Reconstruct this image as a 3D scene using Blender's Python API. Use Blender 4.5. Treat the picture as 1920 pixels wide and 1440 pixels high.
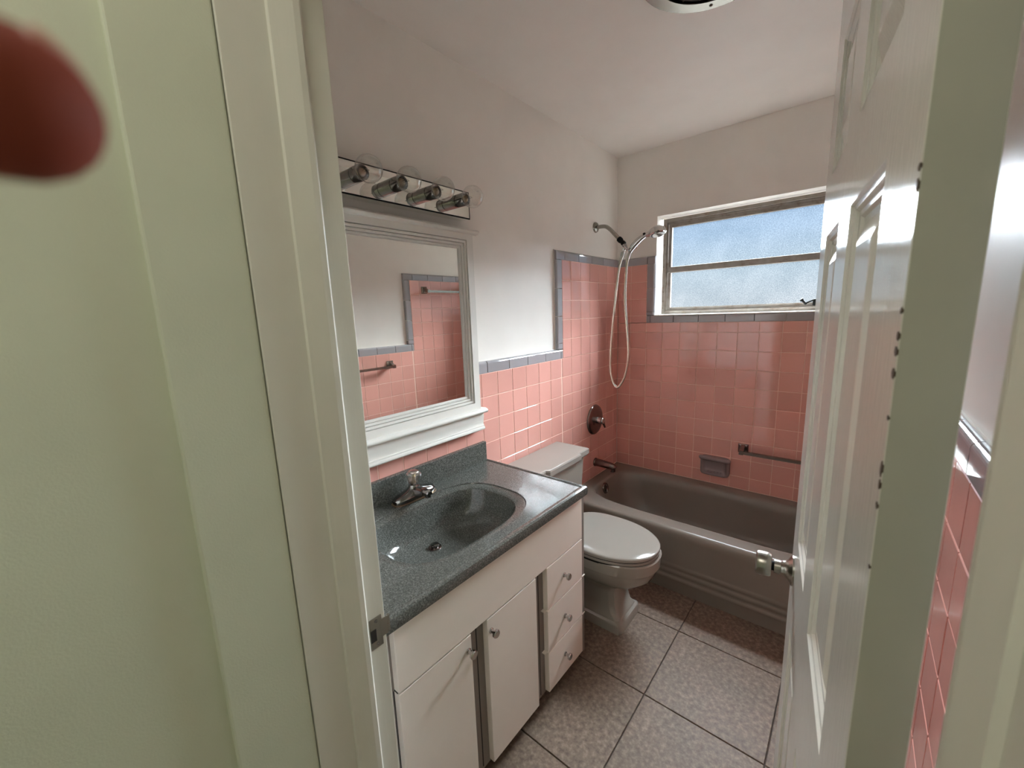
import bpy, bmesh, math, random
from math import sin, cos, pi, radians
from mathutils import Vector, Matrix

random.seed(7)
S = bpy.context.scene
C = S.collection
for o in list(bpy.data.objects):
    bpy.data.objects.remove(o, do_unlink=True)

# ------------------------------------------------------------------ camera
cd = bpy.data.cameras.new('camera')
cam = bpy.data.objects.new('camera', cd)
C.objects.link(cam)
cam.matrix_world = Matrix(((0.764864, -0.083591, 0.638745, 1.274741),
                           (0.643214, 0.153695, -0.750102, -2.660251),
                           (-0.03547, 0.984576, 0.171323, 1.45471),
                           (0, 0, 0, 1)))
cd.sensor_width = 36
cd.lens = 14.2246
cd.clip_start = 0.005
cd.dof.use_dof = True
cd.dof.focus_distance = 1.9
cd.dof.aperture_fstop = 7.0
S.camera = cam

# ------------------------------------------------------------------ exposure
S.view_settings.view_transform = 'Standard'
S.view_settings.look = 'None'
S.view_settings.gamma = 1
S.view_settings.use_curve_mapping = False
S.view_settings.exposure = 1.35
S.cycles.use_denoising = True
S.cycles.max_bounces = 10
S.cycles.diffuse_bounces = 6
S.cycles.transparent_max_bounces = 16
S.cycles.caustics_reflective = False
S.cycles.caustics_refractive = False
S.cycles.sample_clamp_indirect = 6

# ------------------------------------------------------------------ sky
W = bpy.data.worlds.new('sky')
S.world = W
W.use_nodes = True
nt = W.node_tree
nt.nodes.clear()
wo = nt.nodes.new('ShaderNodeOutputWorld')
bg = nt.nodes.new('ShaderNodeBackground')
tc = nt.nodes.new('ShaderNodeTexCoord')
sx = nt.nodes.new('ShaderNodeSeparateXYZ')
mr = nt.nodes.new('ShaderNodeMapRange')
cr = nt.nodes.new('ShaderNodeValToRGB')
nt.links.new(tc.outputs['Generated'], sx.inputs[0])
nt.links.new(sx.outputs['Z'], mr.inputs['Value'])
mr.inputs['From Min'].default_value = -0.2
mr.inputs['From Max'].default_value = 0.3
nt.links.new(mr.outputs['Result'], cr.inputs['Fac'])
els = cr.color_ramp.elements
els[0].position = 0.0
els[0].color = (2.9, 2.85, 2.7, 1)  # unseen ground below the horizon, brightened to lift ceiling and upper walls
els[1].position = 1.0
els[1].color = (0.42, 0.64, 1.0, 1)
for ps, col in ((0.32, (2.7, 2.6, 2.5, 1)), (0.385, (0.80, 0.84, 0.88, 1)), (0.56, (0.72, 0.86, 0.97, 1)), (0.70, (0.52, 0.73, 0.99, 1))):
    e = els.new(ps)
    e.color = col
nt.links.new(cr.outputs['Color'], bg.inputs['Color'])
bg.inputs['Strength'].default_value = 0.37
nt.links.new(bg.outputs[0], wo.inputs[0])

# ------------------------------------------------------------------ sun and added hall fill
def light(name, kind, loc, target, energy, color=(1, 1, 1), **kw):
    d = bpy.data.lights.new(name, kind)
    d.energy = energy
    d.color = color
    for k, v in kw.items():
        setattr(d, k, v)
    o = bpy.data.objects.new(name, d)
    C.objects.link(o)
    o.location = loc
    o.rotation_euler = (Vector(target) - Vector(loc)).to_track_quat('-Z', 'Y').to_euler()
    return o

# hazy sun behind the obscure glass
light('sun', 'SUN', (0.867, 2.490, 3.505), (0.7, 0.1, 1.7), 52, (0.92, 0.98, 1.0), angle=radians(66))
# daylight enters at the window: sampling guide for the sky
light('window_portal', 'AREA', (0.718, 0.16, 1.72), (0.718, -1.0, 1.72), 1.0, shape='RECTANGLE', size=0.95, size_y=0.66)
bpy.data.lights['window_portal'].cycles.is_portal = True
# added fill light under the hall ceiling, unseen behind the camera
light('hall_fill', 'AREA', (0.98, -3.2, 2.42), (0.98, -3.2, 0.0), 3.1, (1.0, 0.97, 0.88), shape='RECTANGLE', size=0.5, size_y=1.0)

# ------------------------------------------------------------------ materials
def nm(name):
    m = bpy.data.materials.new(name)
    m.use_nodes = True
    t = m.node_tree
    return m, t, t.nodes['Principled BSDF']

def setp(b, **kw):
    for k, v in kw.items():
        k = k.replace('_', ' ')
        if k in b.inputs:
            b.inputs[k].default_value = v

def noise(t, scale, detail=4.0, coord='Object', stretch=None, rough=0.55):
    co = t.nodes.new('ShaderNodeTexCoord')
    n = t.nodes.new('ShaderNodeTexNoise')
    n.inputs['Scale'].default_value = scale
    n.inputs['Detail'].default_value = detail
    n.inputs['Roughness'].default_value = rough
    src = co.outputs[coord]
    if stretch:
        mp = t.nodes.new('ShaderNodeMapping')
        mp.inputs['Scale'].default_value = stretch
        t.links.new(src, mp.inputs['Vector'])
        src = mp.outputs['Vector']
    t.links.new(src, n.inputs['Vector'])
    return n

def ramp(t, fac, stops):
    r = t.nodes.new('ShaderNodeValToRGB')
    r.color_ramp.elements[0].position = stops[0][0]
    r.color_ramp.elements[0].color = (*stops[0][1], 1)
    r.color_ramp.elements[1].position = stops[-1][0]
    r.color_ramp.elements[1].color = (*stops[-1][1], 1)
    for p, c in stops[1:-1]:
        e = r.color_ramp.elements.new(p)
        e.color = (*c, 1)
    t.links.new(fac, r.inputs['Fac'])
    return r.outputs['Color']

def bump(t, b, h, strength=0.1, dist=0.002):
    n = t.nodes.new('ShaderNodeBump')
    n.inputs['Strength'].default_value = strength
    n.inputs['Distance'].default_value = dist
    t.links.new(h, n.inputs['Height'])
    t.links.new(n.outputs['Normal'], b.inputs['Normal'])

def simple(name, col, rough=0.5, metal=0.0, spec=0.5, vary=0.06, scale=6.0, bstr=0.0, bscale=120.0, coat=0.0, coatr=0.1, stretch=None):
    m, t, b = nm(name)
    setp(b, Roughness=rough, Metallic=metal)
    b.inputs['Specular IOR Level'].default_value = spec
    b.inputs['Coat Weight'].default_value = coat
    b.inputs['Coat Roughness'].default_value = coatr
    n = noise(t, scale)
    lo = tuple(c * (1 - vary) for c in col)
    hi = tuple(min(1, c * (1 + vary)) for c in col)
    t.links.new(ramp(t, n.outputs['Fac'], [(0.3, lo), (0.7, hi)]), b.inputs['Base Color'])
    if bstr:
        n2 = noise(t, bscale, 3.0, stretch=stretch)
        bump(t, b, n2.outputs['Fac'], bstr)
    return m

def tile_mat(name, col, rough=0.06, spec=0.85):
    m, t, b = nm(name)
    setp(b, Roughness=rough)
    b.inputs['Specular IOR Level'].default_value = spec
    oi = t.nodes.new('ShaderNodeObjectInfo')
    lo = tuple(c * 0.93 for c in col)
    hi = tuple(min(1, c * 1.05) for c in col)
    t.links.new(ramp(t, oi.outputs['Random'], [(0.0, lo), (1.0, hi)]), b.inputs['Base Color'])
    n2 = noise(t, 14.0, 2.0)
    bump(t, b, n2.outputs['Fac'], 0.06, 0.004)
    return m

M = {}
M['paint'] = simple('white_semigloss_paint', (0.85, 0.815, 0.765), 0.36, spec=0.32, vary=0.02, bstr=0.10, bscale=260)
M['ceiling'] = simple('ceiling_paint', (0.87, 0.83, 0.78), 0.45, spec=0.4, vary=0.02, bstr=0.08, bscale=200)
M['hall'] = simple('pale_green_hall_paint', (0.60, 0.62, 0.50), 0.55, spec=0.35, vary=0.03, bstr=0.14, bscale=330)
M['jamb'] = simple('cream_trim_paint', (0.68, 0.66, 0.59), 0.5, spec=0.25, vary=0.03, bstr=0.06, bscale=40, stretch=(6, 6, 0.6))
M['door'] = simple('white_door_paint', (0.71, 0.69, 0.64), 0.15, spec=0.42, vary=0.02, bstr=0.30, bscale=45, stretch=(9, 9, 0.35))
M['door_edge'] = simple('shaded_olive_door_edge', (0.385, 0.38, 0.315), 0.5, spec=0.3, vary=0.05, bstr=0.06, bscale=60, stretch=(6, 6, 0.6))  # darker than the door face: the edge's shade is put into this colour
M['pink'] = tile_mat('pink_glazed_tile', (0.735, 0.375, 0.318))
M['grey_tile'] = tile_mat('grey_glazed_tile', (0.345, 0.33, 0.345))
M['grout'] = simple('cream_grout', (0.86, 0.60, 0.51), 0.8, spec=0.2, vary=0.08, scale=18)
M['mortar'] = simple('grout_line_caulk', (0.78, 0.75, 0.70), 0.7, spec=0.2)
M['tub'] = simple('taupe_enamel', (0.225, 0.20, 0.17), 0.26, spec=0.5, vary=0.03, scale=3)
M['toilet'] = simple('warm_grey_porcelain', (0.31, 0.285, 0.25), 0.10, spec=0.55, vary=0.02, scale=3)
M['seat'] = simple('pale_grey_seat', (0.29, 0.265, 0.236), 0.10, spec=0.55, vary=0.02, scale=3)
M['white_frame'] = simple('white_lacquer', (0.70, 0.68, 0.63), 0.35, spec=0.45, vary=0.02)
M['laminate'] = simple('white_laminate_door', (0.76, 0.685, 0.61), 0.42, spec=0.35, vary=0.02)
M['carcass'] = simple('grey_brown_carcass', (0.225, 0.19, 0.165), 0.5, spec=0.35, vary=0.05)
M['chrome'] = simple('chrome', (0.58, 0.57, 0.56), 0.10, metal=1.0, vary=0.03)
M['bright_chrome'] = simple('bright_chrome', (0.88, 0.86, 0.82), 0.22, metal=1.0, vary=0.02)
M['nickel'] = simple('brushed_nickel', (0.35, 0.33, 0.29), 0.26, metal=1.0, vary=0.06)
M['bronze'] = simple('tarnished_chrome', (0.24, 0.185, 0.17), 0.24, metal=1.0, vary=0.12, scale=30)
M['dark_chrome'] = simple('dark_chrome', (0.27, 0.26, 0.25), 0.15, metal=1.0, vary=0.1, scale=30)
M['black'] = simple('black_plastic_and_gap_shade', (0.012, 0.012, 0.012), 0.7, spec=0.12, vary=0.1)
M['dark'] = simple('dark_opening_and_gap_shade', (0.02, 0.017, 0.015), 0.7, vary=0.1)
M['dish'] = simple('mauve_grey_ceramic', (0.27, 0.215, 0.215), 0.14, spec=0.55, vary=0.04, scale=20)
M['hose'] = simple('ribbed_chrome_hose', (0.70, 0.66, 0.58), 0.22, metal=1.0, vary=0.1, scale=300)
M['skin'] = simple('skin', (0.22, 0.045, 0.03), 0.7, spec=0.15, vary=0.08, scale=60)
M['nail'] = simple('nail', (0.42, 0.17, 0.13), 0.3)
M['wood_chip'] = simple('bare_dark_wood', (0.07, 0.045, 0.03), 0.8, vary=0.3, scale=200)
M['brass'] = simple('aged_brass', (0.30, 0.21, 0.13), 0.4, metal=1.0)

# mirror
m, t, b = nm('mirror_glass')
setp(b, Metallic=1.0, Roughness=0.012)
b.inputs['Base Color'].default_value = (0.86, 0.87, 0.83, 1)
M['mirror'] = m

# clear bulb / acrylic: thin glass
def thin_glass(name, tint, fmin=0.03, rough=0.02):
    m = bpy.data.materials.new(name)
    m.use_nodes = True
    t = m.node_tree
    t.nodes.clear()
    out = t.nodes.new('ShaderNodeOutputMaterial')
    mix = t.nodes.new('ShaderNodeMixShader')
    tr = t.nodes.new('ShaderNodeBsdfTransparent')
    gl = t.nodes.new('ShaderNodeBsdfGlossy')
    lw = t.nodes.new('ShaderNodeLayerWeight')
    lw.inputs['Blend'].default_value = 0.35
    mrr = t.nodes.new('ShaderNodeMapRange')
    mrr.inputs['To Min'].default_value = fmin
    mrr.inputs['To Max'].default_value = 0.75
    tr.inputs['Color'].default_value = (*tint, 1)
    gl.inputs['Roughness'].default_value = rough
    t.links.new(lw.outputs['Facing'], mrr.inputs['Value'])
    t.links.new(mrr.outputs['Result'], mix.inputs['Fac'])
    t.links.new(tr.outputs[0], mix.inputs[1])
    t.links.new(gl.outputs[0], mix.inputs[2])
    t.links.new(mix.outputs[0], out.inputs['Surface'])
    return m
M['bulb'] = thin_glass('clear_bulb_glass', (0.96, 0.96, 0.94))
M['acrylic'] = thin_glass('clear_acrylic', (0.95, 0.93, 0.90), 0.34, 0.16)

# obscure window glass: grainy relief, part of the daylight scattered
m = bpy.data.materials.new('obscure_glass')
m.use_nodes = True
t = m.node_tree
t.nodes.clear()
out = t.nodes.new('ShaderNodeOutputMaterial')
n1 = noise(t, 210, 3.0)
n2 = noise(t, 5.5, 3.0)
tr = t.nodes.new('ShaderNodeBsdfTransparent')
c1 = ramp(t, n1.outputs['Fac'], [(0.30, (0.62, 0.66, 0.70)), (0.66, (0.97, 0.97, 0.97))])
c2 = ramp(t, n2.outputs['Fac'], [(0.34, (0.90, 0.92, 0.93)), (0.62, (1.0, 1.0, 1.0))])
mx = t.nodes.new('ShaderNodeMixRGB')
mx.blend_type = 'MULTIPLY'
mx.inputs['Fac'].default_value = 1.0
t.links.new(c1, mx.inputs['Color1'])
t.links.new(c2, mx.inputs['Color2'])
t.links.new(mx.outputs[0], tr.inputs['Color'])
tl = t.nodes.new('ShaderNodeBsdfTranslucent')
tl.inputs['Color'].default_value = (0.85, 0.9, 0.92, 1)
mix = t.nodes.new('ShaderNodeMixShader')
mix.inputs['Fac'].default_value = 0.004
t.links.new(tr.outputs[0], mix.inputs[1])
t.links.new(tl.outputs[0], mix.inputs[2])
t.links.new(mix.outputs[0], out.inputs['Surface'])
M['pane'] = m

# weathered aluminium with rust bloom
m, t, b = nm('weathered_aluminium')
setp(b, Roughness=0.6, Metallic=0.0)
b.inputs['Specular IOR Level'].default_value = 0.15
n1 = noise(t, 26, 6.0)
t.links.new(ramp(t, n1.outputs['Fac'], [(0.30, (0.185, 0.135, 0.105)), (0.44, (0.235, 0.20, 0.172)), (0.7, (0.275, 0.248, 0.22))]), b.inputs['Base Color'])
bump(t, b, n1.outputs['Fac'], 0.2)
M['alu'] = m

# speckled grey counter
m, t, b = nm('speckled_grey_counter')
setp(b, Roughness=0.10)
b.inputs['Specular IOR Level'].default_value = 0.5
n1 = noise(t, 270, 2.0, rough=0.7)
n2 = noise(t, 900, 1.0)
base = ramp(t, n1.outputs['Fac'], [(0.30, (0.040, 0.040, 0.037)), (0.50, (0.090, 0.093, 0.084)), (0.70, (0.20, 0.207, 0.186))])
t.links.new(base, b.inputs['Base Color'])
M['counter'] = m

# mottled floor tile
m, t, b = nm('mottled_floor_tile')
setp(b, Roughness=0.46)
b.inputs['Specular IOR Level'].default_value = 0.16
n1 = noise(t, 58, 6.0, rough=0.65)
n2 = noise(t, 5.0, 3.0)
ca = ramp(t, n1.outputs['Fac'], [(0.34, (0.148, 0.108, 0.085)), (0.52, (0.226, 0.169, 0.133)), (0.66, (0.308, 0.242, 0.196))])
cb = ramp(t, n2.outputs['Fac'], [(0.3, (0.82, 0.84, 0.82)), (0.7, (1.0, 0.97, 0.95))])
mx = t.nodes.new('ShaderNodeMixRGB')
mx.blend_type = 'MULTIPLY'
mx.inputs['Fac'].default_value = 1.0
t.links.new(ca, mx.inputs['Color1'])
t.links.new(cb, mx.inputs['Color2'])
t.links.new(mx.outputs[0], b.inputs['Base Color'])
bump(t, b, n1.outputs['Fac'], 0.12)
M['floor_tile'] = m
M['floor_grout'] = simple('dark_floor_grout', (0.075, 0.055, 0.045), 0.9, vary=0.2, scale=30)

# ------------------------------------------------------------------ mesh helpers
ORG = {}

def obj(name, bm, mat, parent=None, smooth=False, origin=None, autosmooth=None):
    """link bm (world coordinates) as one mesh object"""
    me = bpy.data.meshes.new(name)
    org = Vector(origin) if origin is not None else (ORG.get(parent.name, Vector()) if parent else Vector())
    bmesh.ops.translate(bm, verts=bm.verts, vec=-org)
    bmesh.ops.recalc_face_normals(bm, faces=bm.faces)
    bm.to_mesh(me)
    bm.free()
    if smooth:
        for p in me.polygons:
            p.use_smooth = True
        if autosmooth:
            try:
                me.set_sharp_from_angle(angle=radians(autosmooth))
            except Exception:
                pass
    mm = mat if isinstance(mat, (list, tuple)) else [mat]
    for x in mm:
        me.materials.append(M[x])
    o = bpy.data.objects.new(name, me)
    C.objects.link(o)
    if parent:
        o.parent = parent
        o.location = org - ORG.get(parent.name, Vector())
    else:
        o.location = org
    ORG[o.name] = org
    return o

def empty(name, loc):
    o = bpy.data.objects.new(name, None)
    C.objects.link(o)
    o.location = loc
    o.empty_display_size = 0.05
    ORG[o.name] = Vector(loc)
    return o

def tag(o, label, cat, group=None, kind=None):
    o['label'] = label
    o['category'] = cat
    if group:
        o['group'] = group
    if kind:
        o['kind'] = kind
    return o

def structure(o, label, cat):
    return tag(o, label, cat, kind='structure')

def BM():
    return bmesh.new()

def box(bm, x0, x1, y0, y1, z0, z1, bev=0.0, seg=2):
    r = bmesh.ops.create_cube(bm, size=1.0)
    vs = r['verts']
    bmesh.ops.scale(bm, vec=(x1 - x0, y1 - y0, z1 - z0), verts=vs)
    bmesh.ops.translate(bm, vec=((x0 + x1) / 2, (y0 + y1) / 2, (z0 + z1) / 2), verts=vs)
    if bev:
        es = list({e for v in vs for e in v.link_edges})
        bmesh.ops.bevel(bm, geom=es, offset=bev, segments=seg, profile=0.5, affect='EDGES')
    return bm

def loop_faces(bm, A, B, closed=True):
    n = len(A)
    for i in range(n if closed else n - 1):
        j = (i + 1) % n
        try:
            bm.faces.new((A[i], A[j], B[j], B[i]))
        except ValueError:
            pass

def loft(bm, secs, cap0=True, cap1=True, closed=True):
    rows = [[bm.verts.new(p) for p in s] for s in secs]
    for a, b2 in zip(rows, rows[1:]):
        loop_faces(bm, a, b2, closed)
    if cap0:
        bm.faces.new(rows[0])
    if cap1:
        bm.faces.new(list(reversed(rows[-1])))
    return rows

def loft_bm(secs):
    b = BM()
    loft(b, secs)
    return b

def frame_axes(d):
    d = Vector(d).normalized()
    a = Vector((0, 0, 1)) if abs(d.z) < 0.9 else Vector((1, 0, 0))
    u = d.cross(a).normalized()
    v = d.cross(u).normalized()
    return d, u, v

def lathe(bm, base, axis, prof, seg=32):
    """prof: list of (radius, height along axis)"""
    d, u, v = frame_axes(axis)
    base = Vector(base)
    rows = []
    for r, h in prof:
        c = base + d * h
        if r < 1e-6:
            rows.append([bm.verts.new(c)])
        else:
            rows.append([bm.verts.new(c + u * (r * cos(2 * pi * i / seg)) + v * (r * sin(2 * pi * i / seg))) for i in range(seg)])
    for a, b2 in zip(rows, rows[1:]):
        if len(a) == 1 and len(b2) > 1:
            for i in range(seg):
                bm.faces.new((a[0], b2[i], b2[(i + 1) % seg]))
        elif len(b2) == 1 and len(a) > 1:
            for i in range(seg):
                bm.faces.new((a[i], b2[0], a[(i + 1) % seg]))
        elif len(a) > 1:
            loop_faces(bm, a, b2)
    if len(rows[0]) > 1:
        bm.faces.new(rows[0])
    if len(rows[-1]) > 1:
        bm.faces.new(list(reversed(rows[-1])))
    return bm

def spline(pts, n=10):
    P = [Vector(p) for p in pts]
    P = [P[0] * 2 - P[1]] + P + [P[-1] * 2 - P[-2]]
    out = []
    for i in range(1, len(P) - 2):
        for k in range(n):
            s = k / n
            p0, p1, p2, p3 = P[i - 1], P[i], P[i + 1], P[i + 2]
            out.append(0.5 * ((2 * p1) + (p2 - p0) * s + (2 * p0 - 5 * p1 + 4 * p2 - p3) * s * s + (3 * p1 - p0 - 3 * p2 + p3) * s ** 3))
    out.append(P[-2])
    return out

def tube(bm, pts, rad, seg=12, squash=1.0):
    pts = [Vector(p) for p in pts]
    n = len(pts)
    R = rad if isinstance(rad, (list, tuple)) else [rad] * n
    if len(R) != n:
        R = [R[min(len(R) - 1, int(i * len(R) / n))] for i in range(n)]
    u = None
    rows = []
    for i, p in enumerate(pts):
        d = (pts[min(i + 1, n - 1)] - pts[max(i - 1, 0)]).normalized()
        if u is None:
            _, u, _v = frame_axes(d)
        u = (u - d * u.dot(d)).normalized()
        v = d.cross(u)
        rows.append([bm.verts.new(p + u * (R[i] * cos(2 * pi * k / seg)) + v * (R[i] * squash * sin(2 * pi * k / seg))) for k in range(seg)])
    for a, b2 in zip(rows, rows[1:]):
        loop_faces(bm, a, b2)
    bm.faces.new(rows[0])
    bm.faces.new(list(reversed(rows[-1])))
    return bm

def prism(bm, prof, axis, a0, a1):
    """2D profile closed polygon extruded along axis 'x','y' or 'z' from a0 to a1"""
    def P(q, a):
        if axis == 'x':
            return (a, q[0], q[1])
        if axis == 'y':
            return (q[0], a, q[1])
        return (q[0], q[1], a)
    loft(bm, [[P(q, a0) for q in prof], [P(q, a1) for q in prof]])
    return bm

def angs(n, extra=()):
    A = [2 * pi * i / n for i in range(n)] + [e % (2 * pi) for e in extra]
    A = sorted(A)
    out = []
    for a in A:
        if not out or a - out[-1] > 1e-4:
            out.append(a)
    return out

def se(cx, cy, hx, hy, n, z, A):
    out = []
    for a in A:
        r = (abs(cos(a) / hx) ** n + abs(sin(a) / hy) ** n) ** (-1.0 / n)
        out.append((cx + r * cos(a), cy + r * sin(a), z))
    return out

def rect_at(cx, cy, x0, x1, y0, y1, z, A):
    out = []
    for a in A:
        c, s = cos(a), sin(a)
        ts = []
        if c > 1e-9: ts.append((x1 - cx) / c)
        if c < -1e-9: ts.append((x0 - cx) / c)
        if s > 1e-9: ts.append((y1 - cy) / s)
        if s < -1e-9: ts.append((y0 - cy) / s)
        r = min(ts)
        out.append((cx + r * c, cy + r * s, z))
    return out

def corner_angs(cx, cy, x0, x1, y0, y1):
    return [math.atan2(y - cy, x - cx) for x in (x0, x1) for y in (y0, y1)]

# ------------------------------------------------------------------ room shell
XR, ZC, YF = 1.42, 2.438, -2.30          # right tile face, ceiling, door wall (bath side)
PR = 0.018                                # the tile stands this far off the painted wall
P = 0.1095                                # tile pitch
WX0, WX1, WZ0, WZ1 = 0.254, 1.182, 1.412, 2.028   # window opening

wl = obj('wall_left', box(BM(), -0.14, -PR, YF - 0.05, 0.20, 0, ZC + 0.1), 'paint')
structure(wl, 'white painted wall above pink tile, behind the mirror and the shower arm', 'wall')

bm = BM()
box(bm, -0.14, WX0, PR, 0.17, 0, ZC + 0.1)
box(bm, WX1, XR + 0.14, PR, 0.17, 0, ZC + 0.1)
box(bm, WX0, WX1, PR, 0.17, 0, WZ0 - 0.004)
box(bm, WX0, WX1, PR, 0.17, WZ1, ZC + 0.1)
wb = obj('wall_back', bm, 'paint')
structure(wb, 'wall with the frosted window above pink tile behind the bathtub', 'wall')

wr = obj('wall_right', box(BM(), XR + PR, XR + 0.14, YF - 0.05, 0.20, 0, ZC + 0.1), 'paint')
structure(wr, 'wall with pink tile seen in the mirror and behind the open door', 'wall')

JX0, JX1, DZ = 0.623, 1.347, 2.05
bm = BM()
box(bm, -0.14, JX0 - 0.02, YF - 0.147, YF, 0, ZC + 0.1)
box(bm, JX1 + 0.02, XR + 0.14, YF - 0.147, YF, 0, ZC + 0.1)
box(bm, JX0 - 0.02, JX1 + 0.02, YF - 0.147, YF, DZ + 0.02, ZC + 0.1)
wf = obj('wall_front', bm, 'paint')
structure(wf, 'white wall pierced by the doorway the photo is taken through', 'wall')

cl = obj('ceiling', box(BM(), -0.14, XR + 0.14, -4.7, 0.17, ZC, ZC + 0.1), 'ceiling')
structure(cl, 'off-white painted ceiling with a round exhaust vent', 'ceiling')

fl = obj('floor', box(BM(), -0.6, 2.0, -4.7, 0.17, -0.10, -0.006), 'floor_grout')
structure(fl, 'floor of large mottled beige-brown tiles with dark joints', 'floor')

# hall
wh = obj('wall_hall_left', box(BM(), 0.45, 0.612, -4.7, YF - 0.147, 0, ZC), 'hall')
structure(wh, 'pale green textured hall wall at the near edge of the view', 'wall')
wh2 = obj('wall_hall_right', box(BM(), 1.52, 1.64, -4.7, YF - 0.147, 0, ZC), 'hall')
structure(wh2, 'pale green hall wall on the side of the door hinges', 'wall')
wh3 = obj('wall_hall_end', box(BM(), 0.45, 1.64, -4.7, -4.6, 0, ZC), 'hall')
structure(wh3, 'pale green wall closing the hall behind the camera', 'wall')

# ------------------------------------------------------------------ tiles
TM = {}
def tile_mesh(w, h, mat, t=0.006, bv=0.0011):
    key = (round(w, 4), round(h, 4), mat)
    if key in TM:
        return TM[key]
    b = BM()
    secs = []
    for ins, z in ((0, -t), (0, -bv), (bv, 0)):
        x, y = w / 2 - ins, h / 2 - ins
        secs.append([(-x, -y, z), (x, -y, z), (x, y, z), (-x, y, z)])
    loft(b, secs)
    bmesh.ops.recalc_face_normals(b, faces=b.faces)
    me = bpy.data.meshes.new('tile')
    b.to_mesh(me)
    b.free()
    me.materials.append(M[mat])
    TM[key] = me
    return me

# local (u, v, n) -> world for each surface
AX = {'left':  Matrix(((0, 0, 1, 0), (1, 0, 0, 0), (0, 1, 0, 0), (0, 0, 0, 1))),          # u=+y v=+z n=+x
      'back':  Matrix(((1, 0, 0, 0), (0, 0, -1, 0), (0, 1, 0, 0), (0, 0, 0, 1))),         # u=+x v=+z n=-y
      'right': Matrix(((0, 0, -1, 0), (-1, 0, 0, 0), (0, 1, 0, 0), (0, 0, 0, 1))),        # u=-y v=+z n=-x
      'floor': Matrix(((1, 0, 0, 0), (0, 1, 0, 0), (0, 0, 1, 0), (0, 0, 0, 1)))}

def put(name, me, parent, ax, u, v, n=0.0, spin=0.0):
    o = bpy.data.objects.new(name, me)
    C.objects.link(o)
    o.parent = parent
    R = AX[ax] @ Matrix.Rotation(spin, 4, 'Z')
    p = AX[ax].to_3x3() @ Vector((u, v, n))
    mat = R.copy()
    return o, mat, p

def lay(parent, ax, plane, us, vs, regions, mat, gap=0.003, jit=0.0003):
    """grid lines us/vs clipped to regions (u0,u1,v0,v1); plane = world offset of the face"""
    for (u0, u1, v0, v1) in regions:
        for a, b2 in zip(us, us[1:]):
            for c, d in zip(vs, vs[1:]):
                x0, x1, y0, y1 = max(a, u0), min(b2, u1), max(c, v0), min(d, v1)
                if x1 - x0 < 0.012 or y1 - y0 < 0.012:
                    continue
                me = tile_mesh(x1 - x0 - gap, y1 - y0 - gap, mat)
                o, R, p = put('tile', me, parent, ax, (x0 + x1) / 2, (y0 + y1) / 2, random.uniform(-jit, jit))
                o.matrix_local = Matrix.Translation(Vector(plane) + p) @ R @ Matrix.Rotation(random.uniform(-.0012, .0012), 4, 'X') @ Matrix.Rotation(random.uniform(-.0012, .0012), 4, 'Y')

def trim_mesh(L, w):
    key = ('trim', round(L, 4), round(w, 4))
    if key in TM:
        return TM[key]
    b = BM()
    r = 0.013
    prof = [(-w / 2, -PR), (-w / 2, -0.001), (-w / 2 + 0.0015, 0)]
    for i in range(7):
        a = pi / 2 * i / 6
        prof.append((w / 2 - r + r * sin(a), -r + r * cos(a)))
    prof.append((w / 2, -PR))
    g = L / 2 - 0.0012
    secs = []
    for x, k in ((-g, 0.0012), (-g + 0.0012, 0), (g - 0.0012, 0), (g, 0.0012)):
        secs.append([(x, q[0], q[1] - (k if q[1] > -PR + 0.001 else 0)) for q in prof])
    loft(b, secs)
    bmesh.ops.recalc_face_normals(b, faces=b.faces)
    me = bpy.data.meshes.new('trim_tile')
    b.to_mesh(me)
    b.free()
    me.materials.append(M['grey_tile'])
    TM[key] = me
    return me

def trims(parent, ax, plane, cuts, v0, v1, along='u', flip=False):
    """row of trim tiles between the cuts; along u (rounded edge +v, or -v if flip) or along v (rounded edge +u / -u)"""
    for a, b2 in zip(cuts, cuts[1:]):
        me = trim_mesh(b2 - a, v1 - v0)
        mid = (a + b2) / 2
        if along == 'u':
            o, R, p = put('trim_tile', me, parent, ax, mid, (v0 + v1) / 2, 0, pi if flip else 0)
        else:
            o, R, p = put('trim_tile', me, parent, ax, (v0 + v1) / 2, mid, 0, pi / 2 if flip else -pi / 2)
        o.matrix_local = Matrix.Translation(Vector(plane) + p) @ R

def rows(z0, z1):
    k0 = int(math.floor((z0 - 1.30) / P)) - 1
    k1 = int(math.ceil((z1 - 1.30) / P)) + 1
    return [1.30 + k * P for k in range(k0, k1 + 1)]

Z1, Z2, Z3, Z4 = 1.1905, 1.245, 1.738, 1.788
TUBZ = 0.347
# left wall: u = y
cols = [-(0.0633 + m * P) for m in range(22, -1, -1)] + [0.0]
lay(wl, 'left', (0, 0, 0), cols, rows(0, Z3),
    [(YF, -0.712, 0.0, Z1), (-0.712, 0.0, TUBZ, Z1), (-0.7015, 0.0, Z1, Z3)], 'pink')
lowcuts = [YF, -2.235, -2.084, -1.933, -1.782, -1.631, -1.48, -1.331, -1.176, -1.030, -0.873, -0.722, -0.7015]
trims(wl, 'left', (0, 0, 0), lowcuts, Z1, Z2)
trims(wl, 'left', (0, 0, 0), [Z2, 1.278, 1.430, 1.583, Z3], -0.7555, -0.7015, 'v', True)
trims(wl, 'left', (0, 0, 0), [-0.7555, -0.670, -0.519, -0.364, -0.215, -0.068, 0], Z3, Z4)
bm = BM()
box(bm, -PR, -0.0014, YF, 0.0, 0, Z1 + 0.002)
box(bm, -PR, -0.0014, -0.7025, 0.0, Z1, Z3 + 0.002)
obj('grout', bm, 'grout', wl)
bm = BM()
box(bm, -PR, -PR + 0.004, YF, -0.757, Z2 - 0.004, Z2 + 0.003)
box(bm, -PR, -PR + 0.004, -0.7585, -0.752, Z2, Z4)
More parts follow.
